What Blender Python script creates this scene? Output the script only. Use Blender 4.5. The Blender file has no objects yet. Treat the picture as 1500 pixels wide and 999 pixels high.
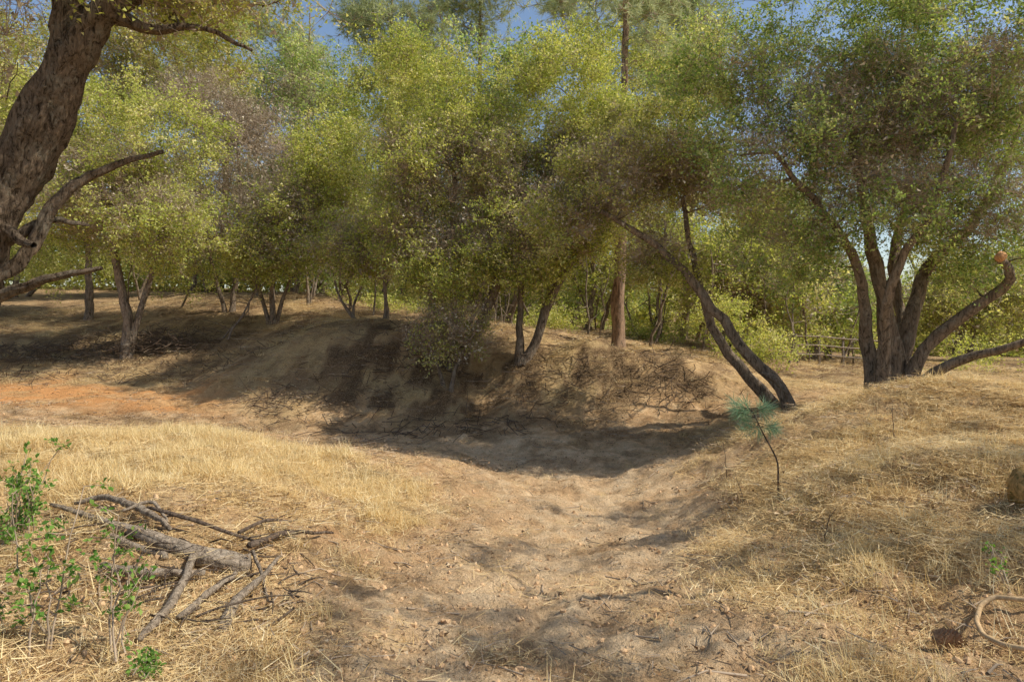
import bpy, math, random
import numpy as np
from mathutils import Vector
rng=np.random.default_rng(7)
CZ=1.7; HOR=460.0; F=1000.0
def P(px,py,Y):
    return np.array([(px-750)/F*Y, Y, CZ-(py-HOR)/F*Y])
S=bpy.context.scene
S.view_settings.view_transform='Standard'; S.view_settings.look='None'; S.view_settings.exposure=0
# ---------------- noise
def h2(ix,iy,s):
    v=np.sin(ix*127.1+iy*311.7+s*74.7)*43758.5453
    return v-np.floor(v)
def vn2(x,y,s=0):
    ix=np.floor(x);iy=np.floor(y);fx=x-ix;fy=y-iy
    fx=fx*fx*(3-2*fx);fy=fy*fy*(3-2*fy)
    a=h2(ix,iy,s);b=h2(ix+1,iy,s);c=h2(ix,iy+1,s);d=h2(ix+1,iy+1,s)
    return (a*(1-fx)+b*fx)*(1-fy)+(c*(1-fx)+d*fx)*fy
def fbm2(x,y,s=0,o=4):
    t=0;a=.5;n=0
    for i in range(o):
        t=t+a*vn2(x*2**i+i*17.3,y*2**i-i*9.1,s+i);n+=a;a*=.5
    return t/n
def vn3(p,s=0):
    return (vn2(p[...,0]+p[...,2]*.71,p[...,1]-p[...,2]*.53,s)+vn2(p[...,1]+3.1,p[...,2],s+5)+vn2(p[...,0]-7.7,p[...,2]*1.1,s+9))/3
def sm(a,b,x):
    t=np.clip((x-a)/(b-a),0,1);return t*t*(3-2*t)
def nrm(v): return v/np.maximum(np.linalg.norm(v,axis=-1,keepdims=True),1e-9)
# ---------------- terrain
cps=[(750,999,3.2),(300,999,3.15),(0,999,3.1),(1200,999,3.15),(1500,999,3.0),(750,850,5.1),(450,850,4.7),(1000,850,5.0),(1250,850,4.5),(1500,850,4.0),(150,850,4.3),(0,850,4.2),
(750,750,7.5),(600,780,6.5),(510,745,6.8),(300,760,5.5),(300,695,6.6),(150,740,5.5),(100,678,7.2),(50,632,9.0),(200,638,8.8),(330,665,8.1),(440,700,7.7),
(200,632,12.4),(350,632,12.6),(100,600,14.7),(0,580,16),(150,575,17),(0,545,19),(100,500,22),(0,470,25),(150,450,27),(300,430,29),(0,440,32),(-200,450,25),(-200,600,12),(-200,640,8),
(300,600,15.4),(300,560,18),(300,520,20.0),(400,480,21.5),(300,470,23),(400,435,27),(530,430,27),(450,600,15.6),(450,555,17),(450,510,18.0),(540,483,18.6),(560,560,16.8),(560,520,17.3),(560,603,15.9),
(650,640,13.4),(650,608,15.4),(655,560,16.6),(620,505,17.6),(700,500,18.2),(770,606,15.3),(770,555,16.7),(800,500,18.6),(870,608,15.0),(860,550,16.4),(860,520,17.0),(905,540,18.5),(1000,612,14.2),(980,570,15.8),(990,535,17),(1000,515,19),(1000,500,25),
(900,640,13),(900,700,9.5),(1000,640,12.5),(1000,700,9.3),(1000,760,7.2),(1080,690,8.8),(1150,720,7.2),(1110,650,9.6),(1200,635,9.2),(1280,605,9.8),(1380,595,9.4),(1300,585,13),(1450,590,10.0),(1300,700,6.8),(1400,740,5.6),(1500,690,6.2),(1500,590,12),(1500,550,17),
(1130,615,12.8),(1170,560,18),(1200,535,24),(1300,525,30),(1200,515,45),(1500,530,25),(750,480,26),(900,490,26),(750,470,40),(300,420,45),(0,420,45),(900,480,45),(1700,600,10),(1700,540,20)]
C=[P(*c) for c in cps]
for w in [(0,0,0),(-5,0,.1),(5,0,.1),(0,-10,.1),(-12,-8,.3),(12,-8,.3),(-14,3,.4),(14,3,.3),(-60,70,4.5),(0,80,2),(60,70,-1),(-80,0,3),(80,0,0),(0,-80,0),(30,45,-.8),(-35,40,3.6)]:
    C.append(np.array(w,float))
C=np.array(C)
def ker(r): return np.sqrt(r*r+.09)
D=np.hypot(C[:,None,0]-C[None,:,0],C[:,None,1]-C[None,:,1])
n=len(C)
A=np.zeros((n+1,n+1));A[:n,:n]=ker(D)-np.eye(n)*.08;A[:n,n]=1;A[n,:n]=1
W=np.linalg.solve(A,np.append(C[:,2],0))
bumps=[(-3.7,17.4,1.5,.85,.46),(-5.6,18.4,1.1,.9,.25),(-2.2,17.0,.7,.7,.18),(-.75,16.5,.5,.9,-.38),(.35,17.0,.6,.7,.2),(1.7,16.8,.8,.75,.46),(2.9,16.4,.7,.6,.25),(4.2,16.4,.7,.7,.34),(5.3,9.4,1.3,1.1,.30),(6.8,8.6,1.5,1.2,.15),(3.9,6.3,.9,1.0,.22),(4.2,4.5,1.0,.8,.14),(-4.2,7.6,1.9,1.2,.16),(-2.4,5.2,.8,.7,.08),
 (.6,6.0,.9,1.4,-.18),(1.2,8.6,1.0,1.3,-.24),(1.6,11.2,1.6,1.2,-.20),(2.9,13.2,1.4,.8,-.18),(-1.2,12.6,2.2,1.2,-.14),(-4,14.2,2.2,.8,-.12)]
def ground(x,y,fine=True):
    x=np.atleast_1d(np.asarray(x,float));y=np.atleast_1d(np.asarray(y,float))
    z=np.zeros(x.shape)+W[n]
    for i in range(n):
        z+=W[i]*ker(np.hypot(x-C[i,0],y-C[i,1]))
    for (a,b,sx,sy,h) in bumps:
        z+=h*np.exp(-.5*(((x-a)/sx)**2+((y-b)/sy)**2))
    r=np.hypot(x,y)
    k=sm(60,110,r); z=z*(1-k)+k*(1.0-.004*x.clip(-300,300))
    near=1-sm(25,60,r)
    z+=near*((fbm2(x*.8,y*.8,3,3)-.5)*.28)
    if fine:
        z+=near*((fbm2(x*3.1,y*3.1,11,3)-.5)*.15)
        q=vn2(x*6+2*vn2(x*3,y*3,5),y*6,21)
        z+=near*(np.abs(q-.5)*-.085+ (vn2(x*15,y*15,8)-.5)*.03)
    return z
def chan(x,y):
    nz=fbm2(x*1.3,y*1.3,41,4)-.5
    cx=np.interp(y,[2,4,6,8.6,11.2,13,15],[.2,.3,.6,1.1,1.1,.2,-2.5]);w=np.interp(y,[2,5,9,13,15],[1.5,1.5,1.5,2.6,3.5])
    return np.exp(-((x-cx+nz*1.2)/w)**4)*(1-sm(13.5,15,y))*(1-.7*sm(.05,.18,nz))
def straw(x,y):
    nz=fbm2(x*.9,y*.9,31,4)-.5
    n2=fbm2(x*2.3,y*2.3,77,4)-.5
    m=((x+3.9)/2.5)**2+((y-7.5)/2.0)**2
    mound=(1-sm(.45,1.3,m+nz*1.8+n2*1.2))
    u=x/np.maximum(y,.5)
    leftf=(1-sm(-.36,-.2,u+nz*.3))*(1-sm(6.2,7.5,y))*(.35+.65*sm(-.08,.08,n2))
    right=sm(.22,.38,u+nz*.4)*(1-sm(13,15,y))*(.45+.55*sm(-.1,.06,n2))*sm(3.2,5.0,y+nz*2)
    front=sm(.1,.6,u)*(1-sm(4.2,6,y))*sm(0,.12,n2)*.5
    far=sm(14.5,16,y+nz*3)*(.5+.5*sm(-.12,.12,fbm2(x*.5,y*.5,51,3)-.5))
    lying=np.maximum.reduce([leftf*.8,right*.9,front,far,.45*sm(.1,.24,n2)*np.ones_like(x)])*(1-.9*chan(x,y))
    red=(1-sm(-.48,-.38,u))*sm(14.3,15.3,y+nz*2)*(1-sm(17.0,18.6,y+nz*3))*(.5+.5*sm(-.08,.08,n2))
    pile=np.exp(-(((x+10.8)/2.6)**2+((y-20.8)/1.4)**2))
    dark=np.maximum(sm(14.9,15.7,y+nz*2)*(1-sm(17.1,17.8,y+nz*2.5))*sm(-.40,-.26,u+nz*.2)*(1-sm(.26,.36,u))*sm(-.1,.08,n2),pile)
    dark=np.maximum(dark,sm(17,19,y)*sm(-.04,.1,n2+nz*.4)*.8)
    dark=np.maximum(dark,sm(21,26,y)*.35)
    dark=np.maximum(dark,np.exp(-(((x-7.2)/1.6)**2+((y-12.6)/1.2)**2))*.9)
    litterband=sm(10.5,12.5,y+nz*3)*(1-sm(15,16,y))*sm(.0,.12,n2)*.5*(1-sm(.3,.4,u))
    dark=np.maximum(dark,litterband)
    return mound,lying*(1-.8*dark),red,dark
def grid_axis(n,a,c,ext):
    b=math.asinh(ext/a)
    t=np.linspace(-1,1,n); return c+a*np.sinh(b*t)
NX,NY=840,840
gx=grid_axis(NX,2.2,0,500); gy=grid_axis(NY,2.2,4.5,500)
XX,YY=np.meshgrid(gx,gy)
ZZ=np.zeros_like(XX)
for k in range(0,NY,100):
    ZZ[k:k+100]=ground(XX[k:k+100],YY[k:k+100])
def mesh_from(name,V,Q,mats=(),smooth=False,matidx=None,rnd=None):
    me=bpy.data.meshes.new(name)
    V=np.asarray(V,np.float32).reshape(-1,3);Q=np.asarray(Q,np.int32);kk=Q.shape[-1];Q=Q.reshape(-1,kk)
    me.vertices.add(len(V));me.vertices.foreach_set('co',V.ravel())
    me.loops.add(Q.size);me.loops.foreach_set('vertex_index',Q.ravel())
    me.polygons.add(len(Q));me.polygons.foreach_set('loop_start',np.arange(0,Q.size,kk,dtype=np.int32))
    try: me.polygons.foreach_set('loop_total',np.full(len(Q),kk,np.int32))
    except Exception: pass
    if smooth: me.polygons.foreach_set('use_smooth',np.ones(len(Q),bool))
    if matidx is not None: me.polygons.foreach_set('material_index',np.asarray(matidx,np.int32))
    for m in mats: me.materials.append(m)
    me.update(calc_edges=True)
    if rnd is not None:
        a=me.attributes.new('rnd','FLOAT','POINT');a.data.foreach_set('value',np.asarray(rnd,np.float32))
    return me
def add_obj(name,data,parent=None,coll=None):
    o=bpy.data.objects.new(name,data)
    (coll or S.collection).objects.link(o)
    if parent: o.parent=parent
    return o
# ---------------- materials
def newmat(name):
    m=bpy.data.materials.new(name);m.use_nodes=True
    nt=m.node_tree;nt.nodes.clear()
    out=nt.nodes.new('ShaderNodeOutputMaterial')
    return m,nt,out
def N(nt,t): return nt.nodes.new(t)
def ramp(nt,fac,stops):
    r=nt.nodes.new('ShaderNodeValToRGB');e=r.color_ramp.elements
    while len(e)<len(stops): e.new(.5)
    for i,(p,c) in enumerate(stops):
        e[i].position=p;e[i].color=(*c,1)
    nt.links.new(fac,r.inputs[0]);return r.outputs[0]
def mix(nt,f,a,b,bt='MIX'):
    m=nt.nodes.new('ShaderNodeMix');m.data_type='RGBA';m.blend_type=bt
    for v,i in ((f,0),(a,6),(b,7)):
        if hasattr(v,'is_linked'): nt.links.new(v,m.inputs[i])
        else: m.inputs[i].default_value=v if i==0 else (*v,1)
    return m.outputs[2]
def math_(nt,op,a,b=None):
    m=nt.nodes.new('ShaderNodeMath');m.operation=op
    for i,v in enumerate((a,b)):
        if v is None: continue
        if hasattr(v,'is_linked'): nt.links.new(v,m.inputs[i])
        else: m.inputs[i].default_value=v
    return m.outputs[0]
def noise(nt,vec,scale,detail=5,rough=.6,dist=0):
    nd=nt.nodes.new('ShaderNodeTexNoise');nd.inputs['Scale'].default_value=scale;nd.inputs['Detail'].default_value=detail
    nd.inputs['Roughness'].default_value=rough;nd.inputs['Distortion'].default_value=dist
    nt.links.new(vec,nd.inputs['Vector']);return nd.outputs[0]
def leafmat(name,cols,trans=.45,tint=(1.2,1.15,.6)):
    m,nt,out=newmat(name)
    at=N(nt,'ShaderNodeAttribute');at.attribute_name='rnd'
    col=ramp(nt,at.outputs['Fac'],[(.05,cols[0]),(.4,cols[1]),(.7,cols[2]),(.95,cols[3])])
    p=N(nt,'ShaderNodeBsdfDiffuse');nt.links.new(col,p.inputs[0])
    t=N(nt,'ShaderNodeBsdfTranslucent');nt.links.new(mix(nt,1.0,col,tint,'MULTIPLY'),t.inputs[0])
    ms=N(nt,'ShaderNodeMixShader');ms.inputs[0].default_value=trans
    nt.links.new(p.outputs[0],ms.inputs[1]);nt.links.new(t.outputs[0],ms.inputs[2]);nt.links.new(ms.outputs[0],out.inputs[0])
    return m
M_bright=leafmat('leaf_yellow_green',[(.17,.22,.05),(.41,.47,.11),(.67,.67,.22),(.88,.82,.48)])
M_green=leafmat('leaf_oak_green',[(.12,.20,.06),(.30,.41,.13),(.51,.59,.22),(.80,.79,.48)])
M_olive=leafmat('leaf_olive',[(.16,.19,.05),(.37,.40,.11),(.60,.58,.21),(.82,.75,.45)])
M_dry=leafmat('leaf_dry_grey',[(.28,.22,.15),(.46,.38,.27),(.64,.55,.41),(.80,.72,.58)],.25,(1,1,1))
M_pine=leafmat('needle_grey_green',[(.24,.30,.14),(.42,.47,.23),(.58,.61,.34),(.70,.71,.46)],.3,(1,1,.9))
M_sap=leafmat('needle_blue_green',[(.13,.25,.13),(.24,.38,.22),(.34,.46,.3),(.42,.52,.33)],.3,(1,1,.9))
M_shrub=leafmat('leaf_shrub_green',[(.08,.18,.04),(.15,.29,.06),(.23,.38,.08),(.36,.48,.14)])
M_straw=leafmat('dry_straw',[(.46,.29,.12),(.70,.50,.24),(.87,.69,.38),(.95,.82,.54)],.25,(1,.95,.8))
M_gold=leafmat('dry_grass_gold',[(.56,.39,.17),(.82,.64,.32),(.93,.79,.47),(.96,.87,.60)],.3,(1,.95,.8))
M_litter=leafmat('leaf_litter',[(.10,.06,.03),(.26,.155,.08),(.43,.29,.16),(.66,.5,.31)],.05,(1,1,1))
def simple(name,c):
    m,nt,out=newmat(name);p=N(nt,'ShaderNodeBsdfDiffuse');at=N(nt,'ShaderNodeAttribute');at.attribute_name='rnd'
    nt.links.new(ramp(nt,at.outputs['Fac'],[(0,tuple(v*.6 for v in c)),(1,tuple(v*1.3 for v in c))]),p.inputs[0]);nt.links.new(p.outputs[0],out.inputs[0]);return m
B_twig=simple('twig',(.40,.31,.22))
def barkmat(name,c0,c1,c2,sc=9,bump=.6,zs=.22):
    m,nt,out=newmat(name)
    tc=N(nt,'ShaderNodeTexCoord');mp=N(nt,'ShaderNodeMapping');mp.inputs['Scale'].default_value=(1,1,zs)
    nt.links.new(tc.outputs['Object'],mp.inputs[0])
    nz=noise(nt,mp.outputs[0],sc*2.6,7,.75,1.0)
    lich=noise(nt,tc.outputs['Object'],6,6,.8)
    base=ramp(nt,nz,[(.34,c0),(.5,c1),(.66,tuple(min(1,v*1.7) for v in c1))])
    base=mix(nt,ramp(nt,lich,[(.5,(0,0,0)),(.66,(.6,.6,.6))]),base,c2)
    base=mix(nt,ramp(nt,nz,[(.36,(.8,.8,.8)),(.47,(0,0,0))]),base,c0)
    p=N(nt,'ShaderNodeBsdfDiffuse');nt.links.new(base,p.inputs[0])
    b=N(nt,'ShaderNodeBump');b.inputs['Strength'].default_value=bump;b.inputs['Distance'].default_value=.06
    nt.links.new(nz,b.inputs['Height']);nt.links.new(b.outputs[0],p.inputs['Normal'])
    nt.links.new(p.outputs[0],out.inputs[0]);return m
B_near=barkmat('bark_near',(.04,.028,.018),(.21,.155,.105),(.36,.33,.25),13,1.0,.3)
B_oak=barkmat('bark_oak',(.06,.045,.033),(.21,.16,.115),(.33,.30,.24),7)
B_pine=barkmat('bark_pine',(.06,.04,.03),(.27,.18,.12),(.30,.24,.17),5)
B_dead=barkmat('wood_weathered',(.12,.085,.06),(.36,.285,.21),(.50,.43,.34),12,.8,.5)
B_char=barkmat('wood_dark',(.035,.026,.02),(.13,.095,.07),(.2,.16,.12),12,.6,.5)
B_brush=simple('brush_dead_wood',(.16,.115,.08))
# ground material
m_g,nt,out=newmat('ground_soil')
tc=N(nt,'ShaderNodeTexCoord');ob=tc.outputs['Object']
at=N(nt,'ShaderNodeAttribute');at.attribute_name='gmask'
sx=N(nt,'ShaderNodeSeparateColor');nt.links.new(at.outputs['Color'],sx.inputs[0])
ch=N(nt,'ShaderNodeAttribute');ch.attribute_name='chan';chf=ch.outputs['Fac']
mid=noise(nt,ob,4,6,.7);fin=noise(nt,ob,42,4,.78)
mp=N(nt,'ShaderNodeMapping');mp.inputs['Scale'].default_value=(1,4,1);mp.inputs['Rotation'].default_value=(0,0,.5);nt.links.new(ob,mp.inputs[0])
fib=noise(nt,mp.outputs[0],24,4,.75,1.5)
pat=noise(nt,ob,1.7,7,.72,.6)
dirt=ramp(nt,mid,[(.3,(.45,.26,.125)),(.5,(.70,.45,.24)),(.7,(.88,.64,.38))])
sand=ramp(nt,mid,[(.3,(.62,.40,.22)),(.5,(.84,.60,.36)),(.7,(.93,.72,.47))])
dirt=mix(nt,chf,dirt,sand)
dirt=mix(nt,.8,dirt,ramp(nt,fin,[(.34,(.35,.30,.27)),(.44,(.93,.92,.9)),(.66,(1.15,1.13,1.1))]),'MULTIPLY')
strw=ramp(nt,fib,[(.38,(.26,.155,.07)),(.5,(.60,.42,.20)),(.64,(.86,.67,.38))])
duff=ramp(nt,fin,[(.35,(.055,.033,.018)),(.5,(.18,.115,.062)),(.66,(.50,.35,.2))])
c=mix(nt,sx.outputs[0],dirt,strw)
pf=math_(nt,'MULTIPLY',ramp(nt,pat,[(.5,(0,0,0)),(.6,(1,1,1))]),math_(nt,'SUBTRACT',.5,math_(nt,'MULTIPLY',chf,.3)))
c=mix(nt,pf,c,duff)
c=mix(nt,sx.outputs[1],c,mix(nt,.7,(.80,.40,.16),ramp(nt,fin,[(.34,(.5,.45,.4)),(.5,(1,1,1))]),'MULTIPLY'))
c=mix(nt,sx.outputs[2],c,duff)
p=N(nt,'ShaderNodeBsdfDiffuse')
nt.links.new(c,p.inputs[0])
b=N(nt,'ShaderNodeBump');b.inputs['Strength'].default_value=1.0;b.inputs['Distance'].default_value=.06
nt.links.new(math_(nt,'ADD',mid,fin),b.inputs['Height'])
nt.links.new(b.outputs[0],p.inputs['Normal']);nt.links.new(p.outputs[0],out.inputs[0])
idx=np.arange(NX*NY).reshape(NY,NX)
Q=np.stack([idx[:-1,:-1],idx[:-1,1:],idx[1:,1:],idx[1:,:-1]],-1).reshape(-1,4)
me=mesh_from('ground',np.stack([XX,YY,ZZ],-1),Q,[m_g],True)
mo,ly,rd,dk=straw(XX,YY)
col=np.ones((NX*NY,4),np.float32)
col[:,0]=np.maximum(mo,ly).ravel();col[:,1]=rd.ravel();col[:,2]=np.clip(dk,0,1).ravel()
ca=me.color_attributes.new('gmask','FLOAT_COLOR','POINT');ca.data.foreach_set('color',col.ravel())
ca=me.attributes.new('chan','FLOAT','POINT');ca.data.foreach_set('value',chan(XX,YY).ravel().astype(np.float32))
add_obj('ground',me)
# ---------------- prototypes: arrays of triangles
def leaf_tris(pos,dr,up,L,Wd):
    dr=nrm(dr);side=nrm(np.cross(dr,up));L=L[:,None];Wd=Wd[:,None]
    return np.stack([pos,pos+dr*L*.75+side*Wd*.62,pos+dr*L-side*Wd*.35],1)
def strip_tri(a,b,w,r):
    d=nrm(b-a);s=nrm(np.cross(d,r.normal(size=a.shape)))
    return np.stack([a-s*w,a+s*w,b],1)
def leaf_quads(pos,dr,up,L,Wd,fold=.25):
    dr=nrm(dr);side=nrm(np.cross(dr,up));nn=np.cross(side,dr)
    L=L[:,None];Wd=Wd[:,None]
    a=pos;bq=pos+dr*L*.5+side*Wd*.5+nn*Wd*fold;cq=pos+dr*L;d=pos+dr*L*.5-side*Wd*.5+nn*Wd*fold
    V=np.stack([a,bq,cq,d],1).reshape(-1,3)
    return V,np.arange(len(V)).reshape(-1,4)
def tube(pts,rad,sides=6,namp=0,seed=0):
    pts=np.asarray(pts,float);rad=np.asarray(rad,float)
    t=np.gradient(pts,axis=0);t=nrm(t)
    ref=np.array([0,0,1.]) if abs(t[0,2])<.9 else np.array([1.,0,0])
    U=np.zeros_like(pts);u=nrm(np.cross(t[0],ref))
    for i in range(len(pts)):
        u=u-t[i]*np.dot(u,t[i]);u=u/max(np.linalg.norm(u),1e-9);U[i]=u
    Vv=np.cross(t,U)
    a=np.linspace(0,2*np.pi,sides,endpoint=False)
    R=rad[:,None]*np.ones(sides)
    if namp:
        cs=np.cumsum(np.r_[0,np.linalg.norm(np.diff(pts,axis=0),axis=1)])
        q=vn2(np.cos(a)[None]*1.6+cs[:,None]*2+seed,np.sin(a)[None]*1.6+cs[:,None]*.7,seed)-.5
        q2=vn2(np.cos(a)[None]*5+cs[:,None]*6,np.sin(a)[None]*5+seed,seed+3)-.5
        R=R*(1+namp*(q*1.4+q2*.8))
    V=pts[:,None]+R[...,None]*(np.cos(a)[None,:,None]*U[:,None]+np.sin(a)[None,:,None]*Vv[:,None])
    i=np.arange(len(pts)-1)[:,None]*sides;j=np.arange(sides)[None];k=(j+1)%sides
    Q=np.stack([i+j,i+k,i+k+sides,i+j+sides],-1).reshape(-1,4)
    return V.reshape(-1,3),Q
class MB:
    def __init__(s): s.V=[];s.Q=[];s.M=[];s.n=0
    def add(s,V,Q,m=0):
        s.V.append(V);s.Q.append(np.asarray(Q)+s.n);s.M.append(np.full(len(Q),m));s.n+=len(V)
    def mesh(s,name,mats,smooth=True):
        V=np.concatenate(s.V);rr=np.repeat(np.random.default_rng(1).random(len(V)//4+1),4)[:len(V)]
        return mesh_from(name,V,np.concatenate(s.Q),mats,smooth,np.concatenate(s.M),rr)
K={}
def reg(key,protos,mats): K[key]=(protos,mats)
def spray(seed,R=.36,ntw=8,lp=9,ls=.06,lw=.042,upb=.5,tw=.0035):
    r=np.random.default_rng(seed);T=[];M=[]
    for i in range(ntw):
        d=nrm(r.normal(size=3)*[1,1,.8]+[0,0,.25]);L=R*r.uniform(.6,1.15);bend=r.normal(size=3)*.15
        a=np.zeros((1,3));bb=(d*L+bend*L)[None];q=strip_tri(a,bb,tw,r);T.append(q);M.append([1])
        if lp:
            u=r.uniform(.15,1.05,lp)[:,None];pos=(d+bend)*L*u+r.normal(size=(lp,3))*.035
            dr=d*.6+r.normal(size=(lp,3))*.8;up=r.normal(size=(lp,3))*.6+[0,0,upb]
            T.append(leaf_tris(pos,dr,up,ls*r.uniform(.6,1.25,lp),lw*r.uniform(.7,1.2,lp)));M.append([0]*lp)
        k=2 if lp else 4
        u=r.uniform(.2,.8,k)[:,None];p0=(d+bend)*L*u;p1=p0+nrm(d+r.normal(size=(k,3))*.8)*L*.4
        T.append(strip_tri(p0,p1,tw*.75,r));M.append([1]*k)
    return np.concatenate(T),np.concatenate(M)
def needles(seed,R=.4,nt_=8,nn=16,nl=.22,nw=.012):
    r=np.random.default_rng(seed);T=[];M=[]
    for i in range(nt_):
        d=nrm(r.normal(size=3)*[1,1,.6]+[0,0,.35]);L=R*r.uniform(.5,1.1)
        T.append(strip_tri(np.zeros((1,3)),(d*L)[None],.008,r));M.append([1])
        u=r.uniform(.7,1,nn)[:,None];pos=d*L*u;dr=nrm(d*.9+r.normal(size=(nn,3))*.6)
        T.append(strip_tri(pos,pos+dr*nl*r.uniform(.7,1.1,nn)[:,None],nw*.5,r));M.append([0]*nn)
    return np.concatenate(T),np.concatenate(M)
SP=[spray(10+i) for i in range(5)]+[spray(20,.45,8,4)]
reg('bright',SP,[M_bright,B_twig]);reg('green',SP,[M_green,B_twig]);reg('olive',SP,[M_olive,B_twig])
reg('dry',[spray(31,.5,10,1),spray(32,.5,9,3),spray(33,.45,11,0),spray(34,.55,10,0)],[M_dry,B_twig])
reg('pine',[needles(40+i) for i in range(4)],[M_pine,B_twig])
reg('near',[spray(50+i,.33,9,9,.036,.024) for i in range(4)],[M_bright,B_twig])
reg('far',[spray(60+i,.45,7,7,.10,.075) for i in range(4)],[M_olive,B_twig])
def grass_proto(seed,nb,R,hmin,hmax,w,lie,sl=1.3):
    r=np.random.default_rng(seed)
    a=r.uniform(0,2*np.pi,nb);rr=R*np.sqrt(r.uniform(0,1,nb));b0=np.stack([np.cos(a)*rr,np.sin(a)*rr,np.zeros(nb)-.005],1)
    th=r.uniform(0,2*np.pi,nb);hd=np.stack([np.cos(th),np.sin(th),np.zeros(nb)],1);h=r.uniform(hmin,hmax,nb)[:,None]
    if lie: b0[:,2]=r.uniform(0,.03,nb);d=hd+np.array([0,0,1.])*r.uniform(-.12,.25,nb)[:,None]
    else: d=hd*r.uniform(.1,sl,nb)[:,None]+[0,0,1]
    d=nrm(d);sd=nrm(np.stack([-hd[:,1],hd[:,0],np.zeros(nb)],1)+np.array([0,0,1.])*r.uniform(-.6,.6,nb)[:,None]*lie)
    ww=w*r.uniform(.6,1.2,nb)[:,None]
    return np.stack([b0-sd*ww,b0+sd*ww,b0+d*h],1),np.zeros(nb,int)
reg('gstand',[grass_proto(60+i,36,.12,.05,.19,.0026,False,2.4) for i in range(4)],[M_gold])
reg('glie',[grass_proto(70+i,48,.22,.05,.2,.0023,True) for i in range(4)]+[grass_proto(79,30,.12,.05,.16,.0022,False)],[M_straw])
def litter_proto(seed,nb=26):
    r=np.random.default_rng(seed)
    a=r.uniform(0,2*np.pi,nb);rr=.3*np.sqrt(r.uniform(0,1,nb));pos=np.stack([np.cos(a)*rr,np.sin(a)*rr,r.uniform(.004,.018,nb)],1)
    T=leaf_tris(pos,r.normal(size=(nb,3))*[1,1,.2],r.normal(size=(nb,3))*.3+[0,0,1],r.uniform(.015,.04,nb),r.uniform(.01,.02,nb))
    k=8;p0=np.c_[r.uniform(-.25,.25,(k,2)),np.full(k,.012)];p1=p0+np.c_[r.normal(size=(k,2))*.08,r.uniform(-.005,.02,k)]
    return np.concatenate([T,strip_tri(p0,p1,.003,r)]),np.r_[np.zeros(nb,int),np.ones(k,int)]
reg('litter',[litter_proto(80+i) for i in range(4)],[M_litter,B_twig])
def clod_proto(seed):
    V,Qd=tube([(0,0,-.012),(0,0,-.01),(0,0,0),(0,0,.008),(0,0,.012)],[.001,.012,.017,.011,.001],7,.6,seed);V=V*[1.2,.9,1]
    T=np.concatenate([V[Qd[:,[0,1,2]]],V[Qd[:,[0,2,3]]]]);return T,np.zeros(len(T),int)
m_cl=simple('soil_clod',(.62,.41,.23))
reg('clod',[clod_proto(i*7+3) for i in range(4)],[m_cl])
TOT={}
def scatter(name,key,pts,rot,scl,idx,parent=None):
    protos,mats=K[key];pts=np.asarray(pts,float);rot=np.asarray(rot,float);scl=np.asarray(scl,float);idx=np.asarray(idx)%len(protos)
    r=np.random.default_rng(len(pts)+17)
    cx,sx_,cy,sy,cz,sz=[f(rot[:,i]) for i in range(3) for f in (np.cos,np.sin)]
    R=np.empty((len(pts),3,3))
    R[:,0,0]=cy*cz;R[:,0,1]=sx_*sy*cz-cx*sz;R[:,0,2]=cx*sy*cz+sx_*sz
    R[:,1,0]=cy*sz;R[:,1,1]=sx_*sy*sz+cx*cz;R[:,1,2]=cx*sy*sz-sx_*cz
    R[:,2,0]=-sy;R[:,2,1]=sx_*cy;R[:,2,2]=cx*cy
    R*=scl[:,None,None]
    Vs=[];Ms=[];Rs=[]
    for k,(T,M) in enumerate(protos):
        w=np.where(idx==k)[0]
        if not len(w): continue
        V=np.einsum('nij,mkj->nmki',R[w],T)+pts[w][:,None,None,:]
        Vs.append(V.reshape(-1,3).astype(np.float32));Ms.append(np.tile(M,len(w)))
        q=np.clip(r.random((len(w),1))*.45+r.random((len(w),len(T)))*.55,0,1);Rs.append(np.repeat(q.reshape(-1),3))
    V=np.concatenate(Vs);TOT[key]=TOT.get(key,0)+len(V)//3
    return add_obj(name,mesh_from(name,V,np.arange(len(V)).reshape(-1,3),mats,False,np.concatenate(Ms),np.concatenate(Rs)),parent)
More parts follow.
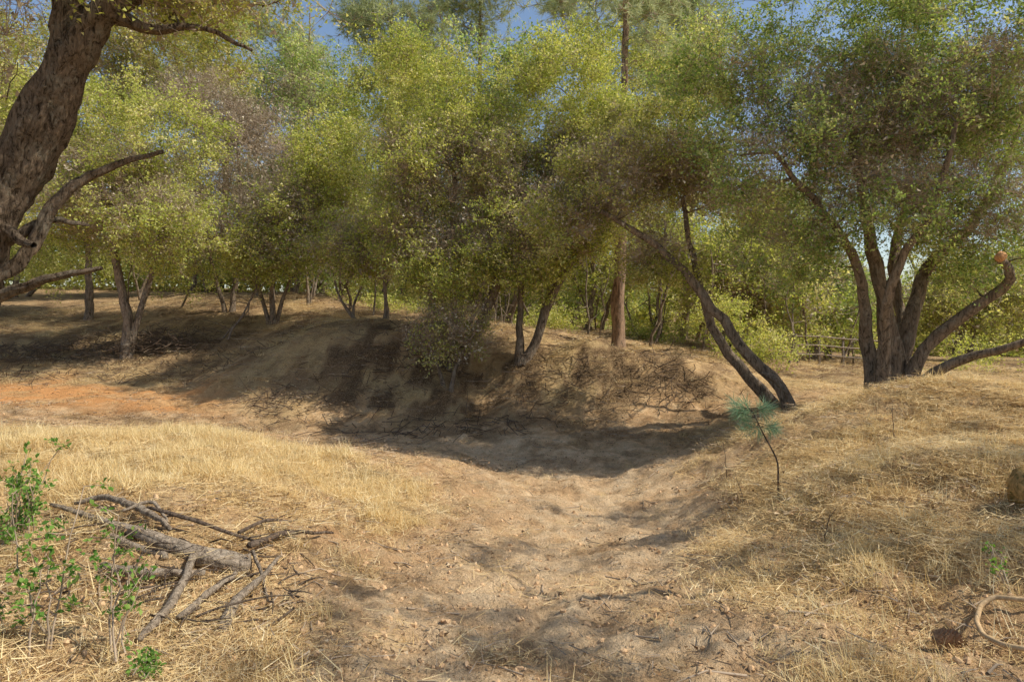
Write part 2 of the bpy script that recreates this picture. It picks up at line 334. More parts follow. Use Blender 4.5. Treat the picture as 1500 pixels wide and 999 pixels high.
# ---------------- trees
def resample(poly,step):
    poly=np.asarray(poly,float);s=np.r_[0,np.cumsum(np.linalg.norm(np.diff(poly[:,:3],axis=0),axis=1))]
    m=max(3,int(s[-1]/step)+1);t=np.linspace(0,s[-1],m)
    out=np.stack([np.interp(t,s,poly[:,k]) for k in range(4)],1)
    for _ in range(2):
        o2=out.copy();o2[1:-1,:3]=(out[:-2,:3]+2*out[1:-1,:3]+out[2:,:3])/4;out=o2
    return out
def tree(name,stems,lobes,nt_,cpt,key,scale=1.0,seed=0,bark=None,dry=.12,step=.3,spread=.45,sides=8,wob=.06,gap=.42,namp=.25,shell=.45,drykey='dry'):
    r=np.random.default_rng(seed);bark=bark or B_oak
    pos=[];rad=[];chains=[]
    for st in stems:
        q=resample(st,step);m=len(q)
        j=np.cumsum(r.normal(size=(m,3))*wob*.5,axis=0);j-=np.linspace(0,1,m)[:,None]*j[-1];j[0]=0
        q[:,:3]+=j*np.minimum(1,np.arange(m)/3)[:,None]
        for k in range(m): pos.append(q[k,:3]);rad.append(q[k,3])
        chains.append((q[:,:3],q[:,3]))
    T=[];w=np.array([l[1][0]*l[1][1]*l[1][2] for l in lobes])**.67;w=w/w.sum()
    while len(T)<nt_:
        l=lobes[r.choice(len(lobes),p=w)];d=nrm(r.normal(size=3));u=.25+.75*r.uniform(0,1)**shell
        t=np.array(l[0])+d*u*np.array(l[1])
        if vn3(t*.9,seed)<gap: continue
        T.append(t)
    T=np.array(T);NP=np.array(pos);NR=np.array(rad)
    d0=np.array([np.min(np.linalg.norm(NP-t,axis=1)) for t in T]);T=T[np.argsort(d0)]
    zmin=NP[:,2].min();zr=np.max(NP[:,2])-zmin
    pen=np.where(NP[:,2]<zmin+.25*zr,1.5,0.)
    mb=MB()
    for t in T:
        d=np.linalg.norm(NP-t,axis=1)+pen+np.maximum(0,NP[:,2]-t[2])*.6
        k=int(np.argmin(d));L=np.linalg.norm(t-NP[k])
        m=max(3,int(L/.3)+1);s=np.linspace(0,1,m+1)[:,None]
        j=np.cumsum(r.normal(size=(m+1,3))*.06*min(1,L),axis=0);j-=s*j[-1]
        pts=NP[k]*(1-s)+t*s+j+np.array([0,0,1.])*np.sin(s*np.pi)*L*r.uniform(-.05,.16)
        r0=min(NR[k]*.75,.011+.016*L);rr=r0*(1-s[:,0])+.004
        V,Qd=tube(pts,rr,5 if r0>.02 else 3);mb.add(V,Qd)
        NP=np.concatenate([NP,pts[1:]]);NR=np.concatenate([NR,rr[1:]]);pen=np.concatenate([pen,np.zeros(m)])
    for i,(p_,r_) in enumerate(chains):
        V,Qd=tube(p_,r_,sides,namp,seed+i);mb.add(V,Qd)
    e=bpy.data.objects.new(name,None);S.collection.objects.link(e)
    add_obj('trunk_and_limbs',mb.mesh('trunk_and_limbs',[bark],True),e)
    def clumps(Tc,cp,ky,nm,sc):
        cnt=r.poisson(cp,len(Tc))+1;Pp=np.repeat(Tc,cnt,axis=0);M=len(Pp)
        Pp=Pp+r.normal(size=(M,3))*spread*np.array([.62,.62,.48])
        rot=np.stack([r.normal(size=M)*.45,r.normal(size=M)*.45,r.uniform(0,6.28,M)],1)
        scatter(nm,ky,Pp,rot,sc*r.uniform(.75,1.25,M),r.integers(0,12,M),e)
    clumps(T,cpt,key,'foliage',scale)
    if dry>0:
        zc=np.median(T[:,2]);cen=np.average(T,axis=0)
        Td=T*.8+cen*.2;Td=Td[Td[:,2]<zc+.5]
        if len(Td): clumps(Td,max(0.1,cpt*dry*2),drykey,'dead_twigs',scale*1.15)
    return e
def LB(px,py,Y,rx,ry,rd):
    c=P(px,py,Y);return (c,(rx/F*Y,rd,ry/F*Y))
def ST(*pp):
    return [(*P(a,b,c),d) for a,b,c,d in pp]
def rooted(px,Y,rad,*rest):
    x=(px-750)/F*Y;z=float(ground(x,Y)[0])-.12
    return [(x,Y,z,rad*1.45),(x,Y,z+.2,rad*1.1)]+ST(*rest)
big_oak=tree('live_oak_tree',[
 rooted(1300,12.6,.26,(1305,540,12.6,.22),(1300,470,12.5,.15),(1285,380,12.4,.12),(1262,270,12.2,.08),(1240,150,12,.05)),
 rooted(1285,12.5,.2,(1280,530,12.5,.14),(1272,450,12.3,.11),(1250,360,12,.08),(1190,280,11.6,.06),(1130,220,11.2,.035)),
 rooted(1312,12.7,.22,(1325,530,12.7,.16),(1345,440,12.8,.13),(1365,370,12.9,.11),(1420,330,13,.09),(1470,240,13,.06),(1510,150,13,.04)),
 rooted(1318,12.5,.18,(1345,525,12.3,.12),(1395,480,12,.10),(1450,440,11.6,.09),(1492,425,11.3,.08),(1485,400,11.2,.075),(1463,378,11.1,.07)),
 rooted(1325,12.4,.15,(1350,550,12.2,.11),(1410,520,11.8,.08),(1480,515,11.4,.06),(1560,480,11,.04)),
 rooted(1305,12.9,.18,(1320,480,13.2,.11),(1310,380,13.6,.09),(1330,260,14,.06),(1360,130,14.2,.04)),
 rooted(1296,12.3,.15,(1290,500,12,.09),(1310,400,11.5,.07),(1370,300,11,.05),(1400,180,10.6,.035)),
],[LB(1240,170,12,150,120,1.8),LB(1380,90,12,170,140,2.0),LB(1120,240,11.8,100,90,1.2),LB(1480,200,12,110,130,1.6),LB(1300,320,11.7,130,60,1.3),LB(1150,360,12.6,80,60,1.1),LB(1300,-20,12,220,120,2.2),LB(1440,350,12,90,70,1.3),LB(1060,100,12,90,70,1.2)],
 430,3.4,'green',1.0,101,dry=.35,gap=.48,spread=.34)
mb=MB();e_=P(1463,376,11.1);V,Q_=tube([e_+[0,0,-.03],e_+[0,-.09,.02],e_+[0,-.1,.022]],[.075,.075,.001],16);mb.add(V,Q_)
add_obj('sawn_end',mb.mesh('sawn_end',[barkmat('cut_wood',(.42,.2,.08),(.55,.3,.14),(.6,.4,.2),12,.2)]),big_oak)
tree('leaning_oak_tree',[
 rooted(1160,13.2,.13,(1148,565,13.3,.12),(1100,530,13.4,.115),(1045,470,13.5,.11),(1000,410,13.6,.09),(940,350,13.6,.07),(880,310,13.6,.05)),
 rooted(1140,13.8,.12,(1110,570,13.8,.11),(1065,520,13.9,.10),(1030,460,14,.08),(1010,380,14.2,.06),(1000,290,14.4,.045)),
 rooted(1165,13.1,.07,(1150,570,13,.05),(1115,545,12.9,.035))],
 [LB(900,270,13.9,110,70,1.2),LB(990,200,14.4,110,90,1.3),LB(840,330,13.9,110,45,1.0),LB(1060,290,14.6,80,70,1.0),LB(960,390,14.1,100,30,.8)],
 165,2.6,'olive',1.0,102,dry=.7,gap=.48,spread=.32)
tree('live_oak_tree',[
 rooted(655,17,.18,(672,530,17,.15),(700,470,17,.13),(730,400,17,.1),(745,320,17,.07),(750,230,17,.05)),
 rooted(648,17,.14,(645,500,17,.11),(620,420,17,.09),(600,330,17,.07),(590,220,17,.05)),
 rooted(660,17.2,.13,(665,480,17.5,.09),(660,380,17.8,.08),(665,250,18,.06))],
 [LB(640,160,17.5,100,90,1.9),LB(600,270,17,80,80,1.6),LB(700,260,17.3,90,80,1.6),LB(650,390,16.8,110,50,1.4)],
 270,3.4,'bright',1.1,103,dry=.5,gap=.48,spread=.38)
tree('live_oak_tree',[rooted(650,16.4,.05,(640,520,16.3,.035),(620,480,16.2,.02)),rooted(660,16.3,.05,(675,520,16.2,.035),(700,480,16.2,.02))],
 [LB(660,480,16.4,55,45,.6)],30,1.4,'olive',1.0,120,dry=2.0,gap=.4)
tree('live_oak_tree',[
 rooted(768,17,.15,(775,520,17,.13),(800,450,17,.12),(835,390,17,.09),(850,300,17,.07),(860,200,17,.04)),
 rooted(762,17,.12,(757,500,17,.09),(755,440,17,.07),(760,340,17,.06),(770,220,17,.04)),
 rooted(775,17.1,.11,(790,480,17.3,.08),(800,400,17.6,.07),(800,280,18,.05))],
 [LB(820,150,17,110,90,1.9),LB(760,250,16.6,80,70,1.5),LB(880,240,17,100,80,1.6),LB(810,330,16.4,120,55,1.5),LB(780,390,16.5,70,30,1.2)],
 270,3.4,'bright',1.1,104,dry=.55,gap=.48,spread=.38)
tree('live_oak_tree',[rooted(185,20,.15,(180,430,20,.12),(165,360,20,.09),(150,260,20,.05)),rooted(190,20.2,.1,(215,410,20.3,.08),(240,330,20.5,.05))],
 [LB(120,300,20,130,80,2),LB(60,190,20,120,90,2.2),LB(210,210,20.5,110,90,2),LB(240,340,19.5,70,60,1.4)],230,3.4,'bright',1.3,105,dry=.45)
tree('live_oak_tree',[rooted(130,25,.16,(128,400,25,.12),(120,300,25,.08),(110,150,25,.05))],
 [LB(100,120,25,150,90,2.5),LB(240,80,25,120,90,2.5),LB(40,320,25,110,70,2)],190,3.3,'olive',1.6,106,dry=.2)
tree('live_oak_tree',[rooted(400,22,.09,(398,430,22,.07),(420,360,22,.05),(440,280,22,.03)),rooted(395,22,.07,(380,420,22,.05),(360,360,22,.03)),rooted(404,22.1,.07,(420,420,22,.05),(470,350,22,.03))],
 [LB(450,320,21.5,95,60,1.6),LB(490,240,21.5,70,70,1.5),LB(400,370,21,80,35,1.3)],200,3.5,'bright',1.3,107,dry=.35,spread=.4)
tree('half_dead_oak_tree',[rooted(340,24,.1,(345,400,24,.08),(350,300,24,.06),(345,200,24,.03)),rooted(330,24,.08,(310,380,24,.05),(290,280,24,.03))],
 [LB(360,230,23.5,90,70,1.8),LB(300,200,23.5,80,90,1.6),LB(330,320,23,90,50,1.5)],200,3.8,'dry',1.45,108,dry=0)
tree('live_oak_tree',[rooted(525,19.4,.06,(500,450,19.4,.04),(490,410,19.4,.03)),rooted(520,19.5,.05,(510,460,19.5,.04),(530,420,19.5,.03)),rooted(565,19,.07,(570,440,19,.05),(560,370,19,.03))],
 [LB(520,370,19.6,70,40,1.1),LB(570,350,19.4,60,60,1.1)],85,3.0,'bright',1.15,109,dry=.4)
back=[(430,32,'green',[(430,160,120,100),(330,110,120,80),(500,130,60,60)]),(560,29,'bright',[(560,200,90,100),(600,120,70,60),(540,330,70,70)]),
 (720,27,'green',[(700,120,110,60),(720,300,90,90)]),(860,28,'bright',[(850,90,120,50),(930,180,100,100),(880,380,90,60)]),
 (1000,30,'olive',[(1010,110,90,70),(980,300,90,90),(1020,430,80,40)]),(1060,24,'bright',[(1060,390,90,60),(1130,440,70,45)]),
 (1190,26,'green',[(1200,430,90,50),(1130,330,70,50)]),(1400,27,'olive',[(1380,430,110,45),(1480,420,90,60)]),
 (280,33,'green',[(260,180,150,100),(180,330,120,60),(300,350,110,60)]),(20,33,'bright',[(0,200,140,120),(50,380,120,50),(-60,80,120,100)]),
 (470,33,'green',[(480,380,120,45),(430,280,90,60)]),(640,33,'olive',[(640,420,110,45),(700,430,80,40)]),(840,34,'green',[(840,430,120,40),(780,330,90,70)]),(1300,34,'green',[(1320,250,110,60),(1240,150,110,50),(1440,200,100,60)])]
for i,(px,Y,key,lb) in enumerate(back):
    tree('live_oak_tree',[rooted(px,Y,.15,(px+8,410,Y,.11),(lb[0][0],lb[0][1]+60,Y,.06)),rooted(px+20,Y+.5,.1,(px+45,410,Y,.07),(lb[1][0],lb[1][1]+40,Y,.04))],
     [LB(a,b_,Y,c__,d_,2.4) for a,b_,c__,d_ in lb],110,2.6,key,2.0,200+i,dry=.15,spread=.7,gap=.43,sides=6)
def pine(px,Y,top,r0,lob,seed,nt_=110,sc=1.7):
    tree('gray_pine_tree',[rooted(px,Y,r0,(px+4,400,Y,r0*.85),(px+12,200,Y,r0*.6),(px+14,top,Y,r0*.15))],[LB(a,b_,Y,c__,d_,1.8) for a,b_,c__,d_ in lob],nt_,2.0,'pine',sc,seed,B_pine,dry=0,spread=.7,wob=.02,sides=12,gap=.4,shell=.7)
pine(905,20,-260,.2,[(930,-40,90,60),(920,60,50,60),(900,-160,70,80)],301,50,1.5)
pine(560,36,-60,.25,[(560,30,65,45),(600,80,60,50),(640,10,50,40)],302,110,2)
pine(690,38,-90,.25,[(690,20,80,40),(720,-40,60,40)],303,80,2)
pine(440,42,20,.25,[(435,70,35,45),(450,130,50,40)],304,70,1.9)
pine(1000,36,-100,.25,[(1000,30,80,60),(980,110,60,50),(840,10,70,40)],305,110,2)
pine(320,40,-80,.25,[(330,20,90,50)],306,60,2.1)
# distant tree mass
r=np.random.default_rng(5);M=3600
Y=r.uniform(42,72,M);u=r.uniform(-1.0,1.0,M);x=u*Y
hm=np.interp(u,[-1,-.3,0,.25,.45,1],[11,10,8,6.5,4.2,5.5])*(.6+.7*vn2(x*.22,Y*.2,4))
hm[:1100]=2.6;Y[:1100]=r.uniform(38,43,1100);x[:1100]=u[:1100]*Y[:1100]
z=ground(x,Y,False)+r.uniform(0,1,M)**.9*hm
scatter('distant_trees','far',np.c_[x,Y,z],np.stack([r.normal(size=M)*.4,r.normal(size=M)*.4,r.uniform(0,6.28,M)],1),r.uniform(2.2,3.4,M),r.integers(0,4,M))
# undergrowth
pts=[]
for (a,b_,Y,ww,hh,dd,k_) in [(820,470,24,60,25,1.5,50),(1120,510,20,60,30,1.2,45),(960,500,24,60,30,1.5,50),(620,470,24,80,20,1.5,50),(1060,470,19,50,40,1.2,50),(280,400,24,90,30,1.5,60),(1230,490,24,70,25,1.5,40),(1440,520,20,80,30,1.5,30),(560,470,26,80,30,1.5,50),(60,400,26,90,25,1.5,60)]:
    c0=P(a,b_,Y);q=c0+rng.normal(size=(k_,3))*[ww/F*Y*.5,dd*.5,hh/F*Y*.5];q[:,2]=np.maximum(q[:,2],ground(q[:,0],q[:,1])+.15);pts.append(q)
pts=np.concatenate(pts);M=len(pts);scatter('undergrowth','bright',pts,np.stack([rng.normal(size=M)*.4,rng.normal(size=M)*.4,rng.uniform(0,6.28,M)],1),rng.uniform(.8,1.5,M),rng.integers(0,5,M))
mb=MB()
for i in range(75):
    px=rng.uniform(180,1250);Y=rng.uniform(20.5,30);x=(px-750)/F*Y
    if abs(px-905)<25: continue
    z=float(ground(x,Y)[0])-.05;h=rng.uniform(2,4.2);ln=rng.normal(size=2)*.6
    s=np.linspace(0,1,8)[:,None];q=np.array([x,Y,z])+s*np.array([ln[0],ln[1],h])+np.cumsum(rng.normal(size=(8,3))*.06,axis=0)
    r0=rng.uniform(.025,.07);V,Qd=tube(q,r0*(1-.7*s[:,0]),6);mb.add(V,Qd)
    for k in range(6):
        a=q[rng.integers(1,7)];d=nrm(rng.normal(size=3)+[0,0,.6])*rng.uniform(.4,1.1)
        V,Qd=tube([a,a+d*.5+rng.normal(size=3)*.05,a+d],[r0*.4,r0*.25,.004],4);mb.add(V,Qd)
add_obj('sapling_stems',mb.mesh('sapling_stems',[B_oak]))
# near-left tree
tree('leaning_oak_tree',[
 [(-4.75,5.1,-.15,.3),(-4.6,5.1,.5,.24)]+ST((-75,455,5.05,.19),(-38,375,5,.175),(0,290,5,.165),(40,210,5,.155),(75,130,5,.14),(112,65,5,.12),(150,15,5,.1),(200,-20,5,.07),(270,-60,5,.045)),
 ST((100,95,5,.11),(105,20,5,.1),(95,-60,5,.09),(60,-160,5,.06),(20,-260,5,.04)),
 ST((-50,440,5,.10),(0,400,5,.055),(45,362,5.05,.045),(80,300,5.1,.04),(120,265,5.2,.032),(180,240,5.3,.022),(240,222,5.3,.012)),
 ST((-60,450,5,.07),(0,432,5,.035),(60,412,5,.025),(150,393,5,.012)),
 ST((-40,380,5,.08),(15,345,5,.045),(60,320,5.1,.03),(130,330,5.2,.014)),
 ST((-10,320,5,.06),(25,350,4.9,.035),(50,360,4.8,.02)),
 ST((150,15,5,.06),(220,50,5,.035),(290,40,5.1,.02),(370,75,5.2,.01)),
 ST((10,330,5,.05),(-60,250,5.2,.05),(-100,120,5.3,.04))],
 [LB(90,-160,5,260,110,1.6),LB(-110,30,5.4,70,150,1.2),LB(260,-50,5.2,120,40,.8),LB(380,-70,5.4,120,60,.8),LB(230,40,5.2,110,30,.5)],
 140,1.3,'near',1.0,401,B_near,dry=.2,step=.06,sides=28,wob=.014,spread=.3,gap=.42,namp=.5)
# overhanging canopy right of / above the view that throws the dappled shade
tree('live_oak_tree',[[(10.2,3.6,0,.3),(10,3.6,2,.2),(9.0,3.8,4,.12),(7.6,4,5.4,.07),(5.6,4,5.6,.04)],[(10.3,3.6,0,.2),(10.8,3.2,2.5,.14),(11.4,2.6,5,.06)],[(10.2,3.7,.5,.2),(9.8,5,3,.12),(8.6,6.4,5.6,.05)]],
 [((6.0,3.8,5.3),(3.4,2.4,.8)),((9.8,3.2,6),(2.6,2.6,1.4)),((8.4,6.2,6.6),(2.4,1.8,1.0))],135,2.2,'green',.8,402,dry=.4,gap=.55,spread=.2)
tree('live_oak_tree',[[(6.8,-1.2,0,.25),(6.6,-1.2,2,.18),(5.6,-.3,4.2,.08),(3.6,.6,4.8,.04)],[(6.8,-1.2,0,.2),(7.2,-1.4,2.5,.12),(7.6,-1.7,4.6,.06)]],
 [((4.6,1.2,4.9),(2.8,1.8,.7)),((7.4,.2,5.2),(2,1.8,1.3))],90,2.2,'green',.8,403,dry=.4,gap=.55,spread=.2)
# ---------------- ground cover
def world_samples(nm,y0,y1,seed,pw=1.0,umax=.85):
    r=np.random.default_rng(seed);t=r.uniform(0,1,nm)
    Y=(y0**(1-pw)+(y1**(1-pw)-y0**(1-pw))*t)**(1/(1-pw))
    x=r.uniform(-umax,umax,nm)*Y
    return x,Y,r
x,Y,r=world_samples(60000,2.4,12,91,.6)
mo,ly,rd,dk=straw(x,Y);cl=sm(-.1,.1,fbm2(x*2.6,Y*2.6,15,3)-.49)
k=r.random(len(x))<np.maximum(mo*.75*(.2+.8*cl),np.where(x>0,ly*.15*cl,ly*.07*cl));x=x[k];Y=Y[k];M=len(x)
scatter('dry_grass','gstand',np.stack([x,Y,ground(x,Y)-.005],1),np.stack([r.normal(size=M)*.25,r.normal(size=M)*.25,r.uniform(0,6.28,M)],1),r.uniform(.45,1.2,M)*(.5+1.1*fbm2(x*1.8,Y*1.8,19,3)),r.integers(0,4,M))
x,Y,r=world_samples(50000,2.2,28,92,.8)
hose=np.hypot(x-2.75,Y-3.75)<.3
mo,ly,rd,dk=straw(x,Y);k=(r.random(len(x))<np.maximum(ly**1.6*.85+.008,mo*.35)*(1-rd)*np.where(Y>14,.6,1))&~hose;x=x[k];Y=Y[k];M=len(x)
scatter('flattened_straw','glie',np.stack([x,Y,ground(x,Y)-.004],1),np.stack([r.normal(size=M)*.1,r.normal(size=M)*.1,r.uniform(0,6.28,M)],1),r.uniform(.5,1.1,M)*(1+Y*.045),r.choice([0,1,2,3,0,1,2,3,4],M))
x,Y,r=world_samples(11000,2.2,28,93,.7)
mo,ly,rd,dk=straw(x,Y);k=r.random(len(x))<np.clip((.15+.2*ly)*(1-.75*chan(x,Y))+dk-mo*.4,0,1);x=x[k];Y=Y[k];M=len(x)
scatter('leaf_litter','litter',np.stack([x,Y,ground(x,Y)],1),np.stack([np.zeros(M),np.zeros(M),r.uniform(0,6.28,M)],1),r.uniform(.6,1.2,M)*(1+Y*.05),r.integers(0,4,M))
x,Y,r=world_samples(9000,2.3,13,94,.999,.8);mo,ly,rd,dk=straw(x,Y);k=(r.random(len(x))<(1-ly)*.5)&(mo<.2);x=x[k];Y=Y[k];M=len(x)
scatter('soil_clods','clod',np.stack([x,Y,ground(x,Y)],1),r.uniform(0,6.28,(M,3)),r.uniform(.25,1.25,M)**2,r.integers(0,4,M))
# ---------------- log and dead branches
def Gp(px,py,lift=0):
    ys=np.linspace(2.6,28,900);xs=(px-750)/F*ys;zl=CZ-(py-HOR)/F*ys;g=ground(xs,ys,False)
    i=np.argmax(zl<=g);return np.array([xs[i],ys[i],float(g[i])+lift])
def stick(mb,pts,rads,sides=12,namp=.3,seed=0,m=0,step=.06):
    q=resample([(*p_,r_) for p_,r_ in zip(pts,rads)],step)
    rr=np.random.default_rng(seed);q[1:-1,:3]+=np.cumsum(rr.normal(size=(len(q)-2,3))*.004,axis=0)
    pp=np.concatenate([q[:1,:3],q[:,:3],q[-1:,:3]]);dd=nrm(q[-1,:3]-q[-2,:3]);pp[-1]+=dd*.004;pp[0]-=nrm(q[1,:3]-q[0,:3])*.004
    R=np.r_[.001,q[:,3],.001];V,Qd=tube(pp,R,sides,namp,seed);mb.add(V,Qd,m)
e=bpy.data.objects.new('fallen_log',None);S.collection.objects.link(e)
mb=MB()
stick(mb,[Gp(75,745,.03),Gp(150,772,.04),Gp(225,798,.04),Gp(295,822,.045),Gp(368,836,.04)],[.015,.028,.042,.060,.066],20,.4,1)
stick(mb,[Gp(110,748,.05),Gp(155,745,.09),Gp(215,772,.1),Gp(250,795,.08)],[.012,.024,.024,.016],10,.4,2)
stick(mb,[Gp(180,770,.1),Gp(225,755,.12),Gp(245,785,.09)],[.012,.014,.008],8,.3,3)
stick(mb,[Gp(100,765,.02),Gp(180,803,.02),Gp(240,822,.02)],[.015,.024,.024],12,.4,13)
add_obj('log',mb.mesh('log',[B_dead]),e)
e=bpy.data.objects.new('dead_branch_pile',None);S.collection.objects.link(e)
mb=MB()
stick(mb,[Gp(410,830,.07),Gp(385,860,.07),Gp(345,885,.04),Gp(325,925,.02)],[.010,.019,.027,.032],12,.4,4)
stick(mb,[Gp(285,825,.05),Gp(268,870,.05),Gp(240,910,.04),Gp(205,945,.02)],[.026,.028,.024,.015],12,.4,5)
stick(mb,[Gp(345,850,.04),Gp(300,880,.04),Gp(262,912,.02)],[.015,.022,.017],10,.4,6)
stick(mb,[Gp(370,830,.1),Gp(388,862,.06),Gp(400,890,.03)],[.012,.01,.006],8,.3,7)
stick(mb,[Gp(150,835,.02),Gp(220,850,.03),Gp(300,845,.02)],[.026,.034,.018],12,.4,8)
add_obj('weathered_branches',mb.mesh('weathered_branches',[B_dead]),e)
mb=MB()
stick(mb,[Gp(365,815,.07),Gp(410,800,.09),Gp(450,797,.07),Gp(488,790,.05)],[.024,.022,.016,.008],10,.4,9)
stick(mb,[Gp(350,800,.10),Gp(395,780,.12),Gp(435,775,.08)],[.014,.012,.006],8,.3,10)
stick(mb,[Gp(215,765,.1),Gp(255,780,.11),Gp(330,800,.11),Gp(400,812,.06)],[.012,.014,.012,.007],8,.3,11)
for i in range(95):
    a=Gp(rng.uniform(60,440),rng.uniform(765,920),rng.uniform(.01,.06));d=rng.normal(size=3)*[.18,.16,.02];
    stick(mb,[a,a+d*.5+rng.normal(size=3)*.02,a+d],[.007,.005,.002],6,.2,20+i)
add_obj('dark_branches',mb.mesh('dark_branches',[B_char]),e)
mb=MB()
for i in range(260):
    Y=2.6*(14/2.6)**rng.random();x=rng.uniform(-.75,.75)*Y;a=np.array([x,Y,0]);th=rng.uniform(0,6.28);L=rng.uniform(.08,.4)
    d=np.array([math.cos(th),math.sin(th),0])*L
    q=[a,a+d*.5+rng.normal(size=3)*.03,a+d];q=[np.array([v[0],v[1],float(ground(v[0],v[1])[0])+.01]) for v in q]
    r0=rng.uniform(.003,.009);V,Qd=tube(q,[r0,r0*.8,r0*.4],5);mb.add(V,Qd)
add_obj('scattered_sticks',mb.mesh('scattered_sticks',[B_twig]))
mb=MB()
for (a,b_,Y,wx,n_,hp_) in [(230,500,20.5,1.5,480,.6),(120,508,21,1.8,200,.35),(30,520,20,1.6,200,.35),(600,560,16.9,1.6,200,.2),(420,590,15.8,1.2,110,.15),(820,570,16.2,1.2,90,.12),(980,575,15.6,1.0,120,.18),(620,620,14.8,3.0,160,.03),(300,540,19,2.5,90,.05),(100,560,18.5,2.5,80,.05)]:
    x0=(a-750)/F*Y
    for i in range(n_):
        x=x0+rng.normal()*wx*.6;y=Y+rng.normal()*.5;g=float(ground(x,y,False)[0])+.02
        hh=hp_*math.exp(-((x-x0)/wx)**2)*rng.random();L=rng.uniform(.15,.6);d=nrm(rng.normal(size=3)*[1,1,.35])*L
        q0=np.array([x,y,g+hh]);V,Qd=tube([q0-d*.6,q0+rng.normal(size=3)*.06,q0+d*.6],[.011,.008,.003],3);mb.add(V,Qd)
add_obj('fallen_twigs_and_brush',mb.mesh('fallen_twigs_and_brush',[B_brush]))
# ---------------- small plants
def shrub(name,base,n_st,h,seed,lean=(0,0),leaf=.035,nl=26,mat=M_shrub,sp=.5):
    r=np.random.default_rng(seed);mb=MB()
    for i in range(n_st):
        d=np.array([r.normal()*.35*sp+lean[0],r.normal()*.35*sp+lean[1],1]);L=h*r.uniform(.5,1.05)
        s=np.linspace(0,1,7)[:,None];j=np.cumsum(r.normal(size=(7,3))*.02,axis=0);j[0]=0
        q=base+r.normal(size=3)*[.04,.04,0]+d*L*s+j;V,Qd=tube(q,.005*(1-.7*s[:,0])+.001,5);mb.add(V,Qd,1)
        for k in range(6):
            a=q[r.integers(2,7)];bd=nrm(r.normal(size=3)+[0,0,.4])*r.uniform(.06,.2)*h*1.3
            V,Qd=tube([a,a+bd*.5,a+bd],[.0025,.002,.001],4);mb.add(V,Qd,1)
            m=int(nl/3);u=r.uniform(.2,1.05,m)[:,None];pos=a+bd*u+r.normal(size=(m,3))*.012
            V,Qd=leaf_quads(pos,bd/np.linalg.norm(bd)*.5+r.normal(size=(m,3))*.7,r.normal(size=(m,3))*.4+[0,-.2,1],leaf*r.uniform(.6,1.2,m),leaf*.62*r.uniform(.8,1.1,m));mb.add(V,Qd,0)
    add_obj(name,mb.mesh(name,[mat,B_twig],False))
shrub('oak_seedling_shrub',Gp(90,950),4,.72,1,(.02,.1),.04,30)
shrub('oak_seedling_shrub',Gp(170,960),4,.66,2,(.08,.1),.036,26)
shrub('oak_seedling_shrub',Gp(15,800),8,.62,3,(.06,.05),.04,30)
shrub('oak_seedling_shrub',Gp(45,790),5,.5,4,(.1,0),.036,24)
shrub('oak_seedling_shrub',Gp(210,995),5,.13,5,(0,0),.03,18)
shrub('oak_seedling_shrub',Gp(1480,850),3,.15,6,(0,0),.03,10)
shrub('oak_seedling_shrub',Gp(5,930),4,.2,7,(0,0),.035,12)
# young pine
e=bpy.data.objects.new('young_pine_tree',None);S.collection.objects.link(e)
b0=Gp(1140,728,-.02);tp=P(1100,598,b0[1]);md=np.array([b0[0]+.0,b0[1],b0[2]+.38])
mb=MB();q=resample([(*b0,.012),(*md,.009),(*((md+tp)/2+[-.02,0,.02]),.007),(*tp,.005)],.05);V,Qd=tube(q[:,:3],q[:,3],8);mb.add(V,Qd,1)
r=np.random.default_rng(3)
for k in range(20):
    t=q[-1-r.integers(0,6),:3];d=nrm(r.normal(size=3)*[1.8,.8,.35]+[-.1,0,.1]);L=r.uniform(.08,.26)
    V,Qd=tube([t,t+d*L*.5,t+d*L],[.004,.003,.002],4);mb.add(V,Qd,1)
    m=60;u=r.uniform(.3,1,m)[:,None];V,Qd=leaf_quads(t+d*L*u,d*.7+r.normal(size=(m,3))*.5,r.normal(size=(m,3)),r.uniform(.1,.18,m),np.full(m,.004),0);mb.add(V,Qd,0)
add_obj('stem_and_needles',mb.mesh('stem_and_needles',[M_sap,B_char],False),e)
mb=MB()
for (a,b_,h,ln) in [(1062,705,.5,-.02),(1305,650,.45,.02),(1090,740,.35,-.1),(1205,800,.25,.05)]:
    g=Gp(a,b_,-.02);s=np.linspace(0,1,7)[:,None];q=g+s*[ln,0,h]+np.cumsum(rng.normal(size=(7,3))*.01,axis=0);V,Qd=tube(q,.006*(1-.7*s[:,0]),5);mb.add(V,Qd)
    for k in range(4):
        c0=q[rng.integers(2,6)];d=nrm(rng.normal(size=3)+[0,0,.5])*.12;V,Qd=tube([c0,c0+d*.5,c0+d],[.003,.002,.001],4);mb.add(V,Qd)
add_obj('bare_seedling',mb.mesh('bare_seedling',[B_char]))
# hose
mb=MB();hp=[(1640,885),(1570,893),(1500,893),(1455,890),(1436,902),(1430,925),(1440,948),(1468,962),(1510,968),(1600,972)]
q=resample([(*Gp(a,b_,.05),.013) for a,b_ in hp],.02);V,Qd=tube(q[:,:3],q[:,3],12);mb.add(V,Qd)
add_obj('garden_hose',mb.mesh('garden_hose',[barkmat('hose_rubber',(.42,.28,.15),(.46,.32,.18),(.5,.36,.21),6,.05)]))
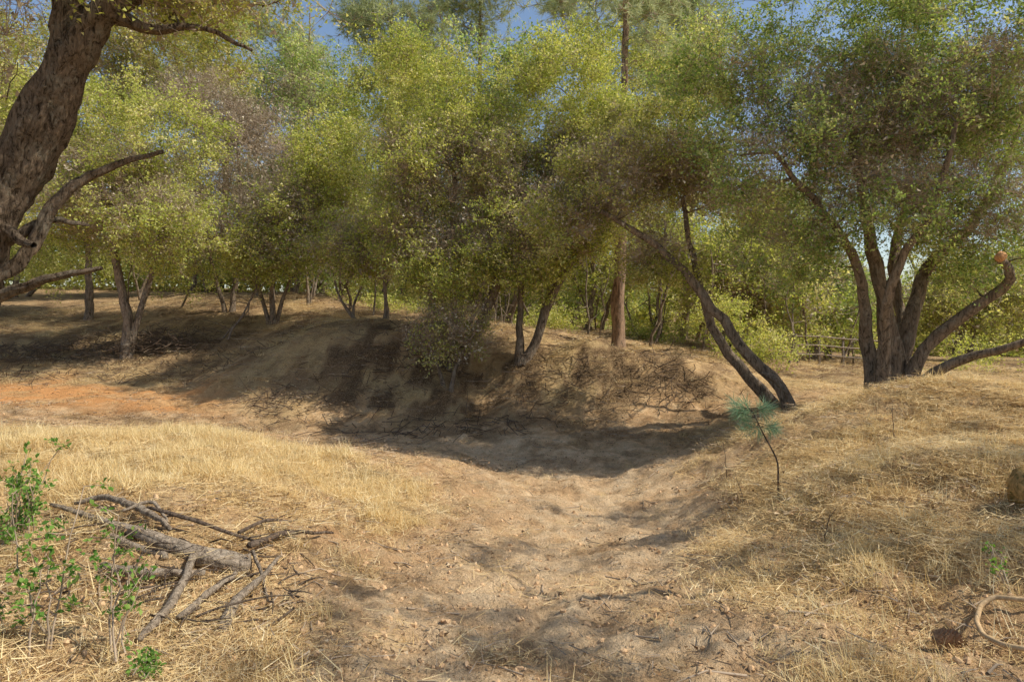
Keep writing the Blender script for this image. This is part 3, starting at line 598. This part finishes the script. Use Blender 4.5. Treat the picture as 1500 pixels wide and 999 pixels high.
# pine cone
mb=MB();c0=Gp(1383,950,.05);r=np.random.default_rng(9)
V,Qd=tube([c0+[-.06,0,0],c0+[-.04,0,0],c0,c0+[.04,0,0],c0+[.07,0,0]],[.005,.03,.035,.025,.004],10);mb.add(V,Qd)
m=150;u=np.linspace(-.06,.065,m);a=np.arange(m)*2.4;rr=.036*np.sqrt(np.clip(1-(u/.075)**2,.05,1));rad_=np.stack([np.zeros(m),np.cos(a),np.sin(a)],1)
V,Qd=leaf_quads(c0+np.stack([u,0*u,0*u],1)+rad_*rr[:,None]*.7,rad_+[.5,0,0],np.tile([1.,0,0],(m,1))+.01,np.full(m,.028),np.full(m,.02),.1);mb.add(V,Qd)
add_obj('pine_cone',mb.mesh('pine_cone',[simple('cone_scales',(.34,.22,.13))],False))
mb=MB();c0=Gp(1512,738,.0);V,Qd=tube([c0+[0,0,-.02],c0+[0,0,-.01],c0+[.01,0,.12],c0+[.02,0,.21],c0+[.02,0,.25],c0+[.02,0,.255]],[.01,.14,.15,.13,.08,.002],20,.3,5);mb.add(V,Qd)
add_obj('mossy_rock',mb.mesh('mossy_rock',[barkmat('rock_mossy',(.14,.12,.04),(.40,.25,.10),(.34,.30,.12),5,.6,1)]))
# distant pipe fence
e=bpy.data.objects.new('rail_fence',None);S.collection.objects.link(e);mb=MB()
Y=22;xs=[(p_-750)/F*Y for p_ in (1165,1200,1235,1270,1305)]
for x_ in xs:
    g=float(ground(x_,Y,False)[0]);V,Qd=tube([(x_,Y,g-.1),(x_,Y,g+.95),(x_,Y,g+.96)],[.045,.045,.001],8);mb.add(V,Qd)
for h_ in (.3,.6,.88):
    V,Qd=tube([(x_,Y-.06,float(ground(x_,Y,False)[0])+h_) for x_ in xs],[.028]*5,6);mb.add(V,Qd)
add_obj('posts_and_rails',mb.mesh('posts_and_rails',[B_dead]),e)
# ---------------- light
sd=nrm(np.array([.88,-.14,1.0]));el=math.asin(sd[2]);az=math.atan2(sd[0],sd[1])
w=bpy.data.worlds.new('World');S.world=w;w.use_nodes=True;nt=w.node_tree
sk=nt.nodes.new('ShaderNodeTexSky');sk.sky_type='NISHITA';sk.sun_disc=False;sk.sun_elevation=el;sk.sun_rotation=az
bg=nt.nodes['Background'];nt.links.new(sk.outputs[0],bg.inputs[0]);bg.inputs[1].default_value=.15
ld=bpy.data.lights.new('sun','SUN');ld.energy=5;ld.angle=math.radians(.5);ld.color=(1,.94,.82)
lo=add_obj('sun',ld);lo.rotation_euler=Vector(sd).to_track_quat('Z','Y').to_euler()
cd=bpy.data.cameras.new('camera');co=add_obj('camera',cd);co.location=(0,0,CZ);co.rotation_euler=(math.pi/2,0,0)
cd.sensor_width=36;cd.lens=24;cd.shift_y=-(499.5-HOR)/1500;cd.clip_end=3000;cd.clip_start=.05
S.camera=co
print('TRIS',TOT)
